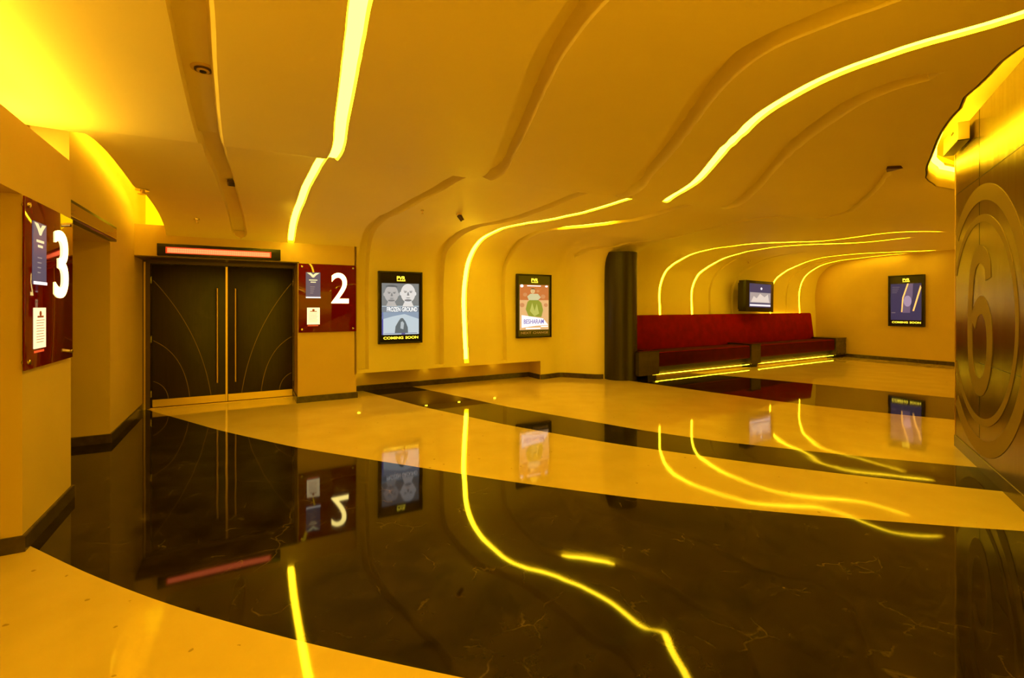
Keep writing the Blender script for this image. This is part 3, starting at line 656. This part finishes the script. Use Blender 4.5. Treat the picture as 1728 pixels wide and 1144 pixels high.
text('title_lettering', 'BESHARAM', U(.13), U(.82), Z(.135), Z(.235), -.0705, G('title_purple', (.14, .12, .42)), pp, bold=.01)
BM().box(U(.2), U(.7), *y_(5), Z(.02), Z(.045)).box(U(.72), U(.97), *y_(5), Z(.06), Z(.08)).split('white_credit_strip', G('white', (.9, .93, .95), 1.2), pp)
# 3: dim night poster with crossing light beams
e, pr, (x0, W1, z0, H1) = lightbox(W(16.045, 6.40, .99), TH-math.pi/2, .83, 1.43, 'COMING SOON', GY, 'dim blue poster lightbox with two slanting light beams on the end wall')
pp = pr.done('backlit_print', G('night_blue', (.035, .028, .075), 1.0), e)
BM().poly([(U(.40), Z(.2)), (U(.36), Z(.55)), (U(.5), Z(.75)), (U(.60), Z(1)), (U(.74), Z(1)), (U(.72), Z(.65)), (U(.66), Z(.45)), (U(.64), Z(.2))], *y_(0)).done('violet_mist', G('violet', (.13, .09, .16)), pp)
BM().ell(U(.56), Z(.52), W1*.13, H1*.15, *y_(1), 24).done('bright_core', G('lilac', (.32, .24, .36)), pp)
BM().poly([(U(.35), Z(.22)), (U(.39), Z(.22)), (U(.43), Z(.60)), (U(.60), Z(1)), (U(.55), Z(1)), (U(.39), Z(.62))], *y_(2)).done('light_beam', G('beam_gold', (1, .5, .12), 1.3), pp)
BM().poly([(U(.72), Z(.25)), (U(.77), Z(.25)), (U(1.0), Z(.88)), (U(.97), Z(.95))], *y_(2)).done('light_beam', G('beam_gold', (1, .5, .12), 1.3), pp)
q = BM()
for k in range(4): q.box(U(.05), U(.30-.03*k), *y_(1), Z(.90-.05*k), Z(.912-.05*k))
q.box(U(.03), U(.16), *y_(1), Z(.19), Z(.21)); q.split('text_line', G('dim_grey', (.16, .13, .15)), pp)

# ------------------------------------------------------------------ dark column
cx_, cy_ = 2.335, 10.14
V, Fc = [], []; n = 48
col_e = BM(); col_e.cyl((0, 0, 0), (0, 0, 2.70), .355, 64)
co = col_e.done('column', colm, None, smooth=25, loc=(cx_, cy_, 0)); tag(co, 'dark brown round column standing between the poster wall and the red sofa', 'column')

# ------------------------------------------------------------------ long red sofa with built-in tables
SF = 7.28        # b of the seat front at its left end
rot = TH+R(1.6)
s = empty('sofa', W(7.3, SF, 0), rot, 'long dark red upholstered wall sofa with a tall straight back', 'sofa')
def sx(a): return a-7.3
bk = BM()
prof_pts = [(.78, .25), (.66, .62), (.74, 1.30), (.765, 1.345), (.82, 1.345), (.85, 1.30), (.86, .25)]
def loft(bm_, prof_, xs):
    R_ = [[bm_.b.verts.new((x, y, z)) for y, z in prof_] for x in xs]; n = len(prof_)
    for i in range(len(xs)-1):
        for k in range(n): bm_.b.faces.new((R_[i][k], R_[i][(k+1) % n], R_[i+1][(k+1) % n], R_[i+1][k]))
    bm_.b.faces.new(R_[0][::-1]); bm_.b.faces.new(R_[-1])
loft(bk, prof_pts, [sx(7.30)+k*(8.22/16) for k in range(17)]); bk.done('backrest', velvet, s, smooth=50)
def seat(x0, x1):
    q = BM(); pr_ = [(.02, .24), (0.0, .27), (0.0, .50), (.015, .545), (.05, .565), (.12, .57), (.60, .545), (.70, .54), (.70, .24)]
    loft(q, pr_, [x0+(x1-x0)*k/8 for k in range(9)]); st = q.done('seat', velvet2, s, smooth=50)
    p = BM(); p.cyl((x0+.01, .012, .545), (x1-.01, .012, .545), .008, 8); p.done('piping', velvet, st)
    b_ = BM(); b_.box(x0+.02, x1-.02, .10, .70, .10, .24); b_.done('seat_base', brown, s)
    f = BM(); f.box(x0+.10, x1-.10, .16, .66, 0, .10); f.done('plinth', mat('sofa_plinth', (.22, .10, .04), .5), s)
seat(sx(7.78), sx(11.10)); seat(sx(11.54), sx(15.36))
def side_table(x0, x1, label, notch=0.0):
    M = Matrix.Rotation(rot, 4, 'Z'); o_ = Vector(W(7.3, SF, 0)); p = o_+M @ Vector((x0, -.03, 0))
    t = empty('side_table', p, rot, label, 'table', 'dark tables built between the sofa seats')
    w_ = x1-x0; N_ = notch
    def body(name, g, y0, z0, z1, m, y1=.66):
        bb = BM()
        if N_: bb.poly([(0, 0)]*0 or [(-g, y0), (w_+g, y0), (w_+g, y1), (N_, y1), (N_, y0+.10), (-g, y0+.10)], -z1, -z0)
        else: bb.poly([(-g, y0), (w_+g, y0), (w_+g, y1), (-g, y1)], -z1, -z0)
        for v in bb.b.verts: x, y, z = v.co; v.co = (x, z, -y)
        return bb.done(name, m, t)
    body('cabinet', 0, 0, .085, .575, tabm)
    body('tabletop', .008, -.012, .575, .60, mat('dark_table_top', (.03, .02, .014), .12))
    BM().box(N_+.05, w_-.05, .06, .60, 0, .085).done('foot', black, t)
side_table(sx(7.15), sx(7.76), 'dark side table at the left end of the red sofa beside the column', .27)
side_table(sx(11.12), sx(11.52), 'dark side table between the two red sofa seats')
side_table(sx(15.38), sx(16.00), 'dark side table at the right end of the red sofa by the end wall')
for x0_, x1_, t_ in ((7.62, 11.12, 'bright yellow light strip under the left half of the red sofa'), (11.52, 15.36, 'bright yellow light strip under the right half of the red sofa')):
    lo = BM().box(sx(x0_), sx(x1_), .03, .042, .070, .080).done('light_strip', led_far, None); lo.location = W(7.3, SF, 0); lo.rotation_euler = (0, 0, rot)
    tag(lo, t_, 'light strip', 'light strips under the sofa')
# strip behind the backrest washing the wall
M = Matrix.Rotation(rot, 4, 'Z')
lb = BM().box(sx(13.1), sx(15.3), .870, .885, 1.24, 1.265).done('light_strip', led_far, None); lb.location = W(7.3, SF, 0); lb.rotation_euler = (0, 0, rot)
tag(lb, 'hidden light strip behind the sofa back right of the television', 'light strip')

# ------------------------------------------------------------------ television above the sofa
tv = empty('television', W(11.6, 7.86, 1.42), TH, 'black box television above the red sofa showing a grey picture', 'television')
T = BM(); T.box(0, 1.24, -.02, .20, 0, .84, .012); bd = T.done('body', black, tv)
T = BM(); T.poly([(.12, .06), (1.12, .06), (1.12, .78), (.12, .78)], .20, .30); T.done('rear_housing', mat('matt_black', (.02, .016, .012), .6), tv)
BM().box(.5, .74, .30, .52, .3, .5).done('wall_bracket', black, tv)
sc_ = BM().box(.14, 1.10, -.026, -.018, .12, .76).done('screen', glow('tv_blue', (.045, .04, .10), 1.0), tv)
BM().box(.16, 1.08, -.029, -.026, .24, .52).done('picture', glow('tv_grey', (.34, .30, .30), 1.0), sc_)
BM().poly([(.2, .26), (.32, .42), (.45, .36), (.6, .49), (.8, .40), (.95, .48), (1.02, .26)], -.031, -.029).done('picture_shape', glow('tv_pale', (.62, .56, .52), 1.0), sc_)
BM().box(.16, 1.08, -.029, -.026, .15, .20).done('caption_bar', glow('tv_white', (.75, .72, .78), 1.1), sc_)
BM().ell(.66, .63, .04, .035, -.029, -.026, 16).done('bright_spot', glow('tv_white', (.75, .72, .78), 1.1), sc_)
tv.rotation_euler = (0, R(1.5), TH)

# ------------------------------------------------------------------ brushed metal panelling with the big number 6
PX = math.atan2(dv.y, dv.x)
pm = bpy.data.materials.new('brushed_gold_metal'); pm.use_nodes = True; N = pm.node_tree.nodes; L = pm.node_tree.links; p = N['Principled BSDF']
tc = N.new('ShaderNodeTexCoord'); mp = N.new('ShaderNodeMapping'); mp.inputs['Scale'].default_value = (2.2, 2.2, .35); L.new(tc.outputs['Object'], mp.inputs[0])
n_ = N.new('ShaderNodeTexNoise'); n_.inputs['Scale'].default_value = 2.5; n_.inputs['Detail'].default_value = 2; L.new(mp.outputs[0], n_.inputs[0])
bpn = N.new('ShaderNodeBump'); bpn.inputs['Strength'].default_value = .12; bpn.inputs['Distance'].default_value = .04; L.new(n_.outputs[0], bpn.inputs['Height']); L.new(bpn.outputs[0], p.inputs['Normal'])
p.inputs['Base Color'].default_value = (.22, .15, .07, 1); p.inputs['Metallic'].default_value = 1.0; p.inputs['Roughness'].default_value = .27
etched = mat('etched_gold_metal', (.29, .20, .09), .5, metal=.6)
pe = empty('metal_panelling', (P1.x+nrm.x*.001, P1.y+nrm.y*.001, 0), PX, 'tall brushed metal wall panelling with concentric rings around a big number 6', 'panelling')
BM().box(0, 4.55, -.018, 0, .12, 3.44).done('metal_sheet', pm, pe)
cS, cH = .88, 1.42
def ring(r0, r1, name, m, y0=-.0215, y1=-.017):
    q = BM(); n = 120; run = []
    for i in range(n+1):
        th = 2*math.pi*i/n; c_, s_ = math.cos(th), math.sin(th)
        ok = cS+r1*c_ >= .002 and cH+r0*s_ > .125
        if ok: run.append((( max(cS+r0*c_, .002), max(cH+r0*s_, .125)), (max(cS+r1*c_, .002), max(cH+r1*s_, .125))))
        if (not ok or i == n) and len(run) > 1:
            q.strip([a for a, b in run], [b for a, b in run], y0, y1); run = []
        elif not ok: run = []
    return q.done(name, m, pe)
ring(1.13, 1.28, 'outer_ring', etched); ring(.93, 1.00, 'inner_ring', etched)
ctl = [(.26,1.80),(.22,1.96),(.0,2.05),(-.20,1.93),(-.29,1.62),(-.31,1.25),(-.27,.96),(-.12,.80),(.06,.79),(.22,.92),(.30,1.16),(.26,1.42),(.10,1.56),(-.08,1.52),(-.20,1.38)]
cen = []
for i in range(len(ctl)-1):
    p0 = ctl[max(i-1,0)]; p1 = ctl[i]; p2 = ctl[i+1]; p3 = ctl[min(i+2,len(ctl)-1)]
    for k in range(8):
        u = k/8; cen.append(tuple(.5*((2*p1[c])+(-p0[c]+p2[c])*u+(2*p0[c]-5*p1[c]+4*p2[c]-p3[c])*u*u+(-p0[c]+3*p1[c]-3*p2[c]+p3[c])*u**3) for c in (0,1)))
cen.append(ctl[-1]); A6, B6 = [], []
for i, p in enumerate(cen):
    a_ = cen[max(i-1,0)]; b_ = cen[min(i+1,len(cen)-1)]; dx, dz = b_[0]-a_[0], b_[1]-a_[1]; l_ = math.hypot(dx, dz)
    A6.append((cS+p[0]-dz/l_*.075, p[1]+dx/l_*.085)); B6.append((cS+p[0]+dz/l_*.075, p[1]-dx/l_*.085))
BM().strip(A6, B6, -.0225, -.0175).done('number', etched, pe)
q = BM(); q.box(.868, .873, -.0195, -.017, .12, .80); q.box(.868, .873, -.0195, -.017, 2.14, 3.44); q.box(.873, 2.2, -.0195, -.017, 1.005, 1.010); q.box(2.2, 2.206, -.0195, -.017, .12, 3.44); q.box(0, 2.2, -.0195, -.017, 2.78, 2.786)
q.done('panel_joints', black, pe)
BM().box(-.012, .006, -.022, .0, .12, 3.44).done('corner_trim', brass, pe)
# plain box of unknown use fixed high on the corner
fb_ = empty('corner_box', (P1.x+nrm.x*.02, P1.y+nrm.y*.02, 3.19), PX, 'small pale box fixed high on the corner of the metal wall', 'speaker')
BM().box(.06, .66, -.11, -.02, .04, .22, .006).done('case', wallp, fb_); BM().box(.42, .50, -.115, -.11, .15, .17).done('dark_slot', black, fb_)
BM().box(.06, .66, -.112, -.02, .03, .04).done('bottom_lip', black, fb_)

# ------------------------------------------------------------------ small ceiling fittings
def disc(name, at, r, label, cat, kind):
    x, y, z = at; e = empty(name, (x, y, z), TH, label, cat)
    if kind == 'speaker':
        BM().cyl((0,0,-.012), (0,0,0), r, 32).done('outer_rim', wallp, e); BM().cyl((0,0,-.020), (0,0,-.012), r*.72, 28).done('middle_ring', bronze, e); BM().cyl((0,0,-.026), (0,0,-.020), r*.52, 28).done('inner_ring', wallp, e); BM().cyl((0,0,-.032), (0,0,-.026), r*.28, 20).done('dark_centre', black, e)
    elif kind == 'sprinkler':
        BM().cyl((0,0,-.012), (0,0,.01), r, 20).done('escutcheon', steel, e); BM().cyl((0,0,-.05), (0,0,-.01), r*.35, 12).done('nozzle', brass, e); BM().cyl((0,0,-.056), (0,0,-.05), r*.7, 16).done('deflector', steel, e)
    elif kind == 'spot':
        BM().cyl((0,0,-.02), (0,0,.01), r*1.1, 20).done('base', brass, e); BM().cyl((0,0,-.02), (.05,-.03,-.11), r, 20, r*.75).done('shade', bronze, e)
    return e
def on(a, t, d=0.0): x, y, z = surf(a, t, d); return (x, y, z)
disc('ceiling_speaker', on(-.245, 2.73, .11), .07, 'round ringed speaker set in the dark ceiling groove at upper left', 'speaker', 'speaker')
disc('sprinkler', on(-.61, 12.0), .035, 'small sprinkler on the ceiling above the double door display', 'sprinkler', 'sprinkler')
disc('smoke_detector', on(-1.10, 10.2), .07, 'small round detector at the ceiling edge next to the tall lit left wall', 'detector', 'sprinkler')
disc('spotlight', on(2.93, 9.7), .04, 'small tilted spotlight on the ceiling between the two near posters', 'spotlight', 'spot')
disc('sprinkler', on(2.33, 9.7), .025, 'tiny sprinkler on the ceiling above the two-heads poster', 'sprinkler', 'sprinkler')
disc('sprinkler', on(12.0, 12.0), .04, 'tiny sprinkler on the curved wall above the television', 'sprinkler', 'sprinkler')
x, y, z = on(-.12, 9.66, .10); v = empty('air_vent', (x, y, z), TH, 'small dark slatted vent at the far end of the left ceiling groove', 'vent')
BM().box(-.085, .085, -.11, .11, -.02, .01).done('vent_frame', bronze, v)
for k in range(5): BM().box(-.07, .07, -.09+.04*k, -.075+.04*k, -.028, -.019).done('slat', black, v)
x, y, z = on(5.85, 2.38); v = empty('ceiling_sensor', (x, y, 3.0), TH+R(20), 'small dark triangular sensor on the ceiling left of the metal wall', 'sensor')  # dark triangular sensor
BM().cyl((0,0,-.03), (0,0,.005), .09, 3, .07).done('body', bronze, v)
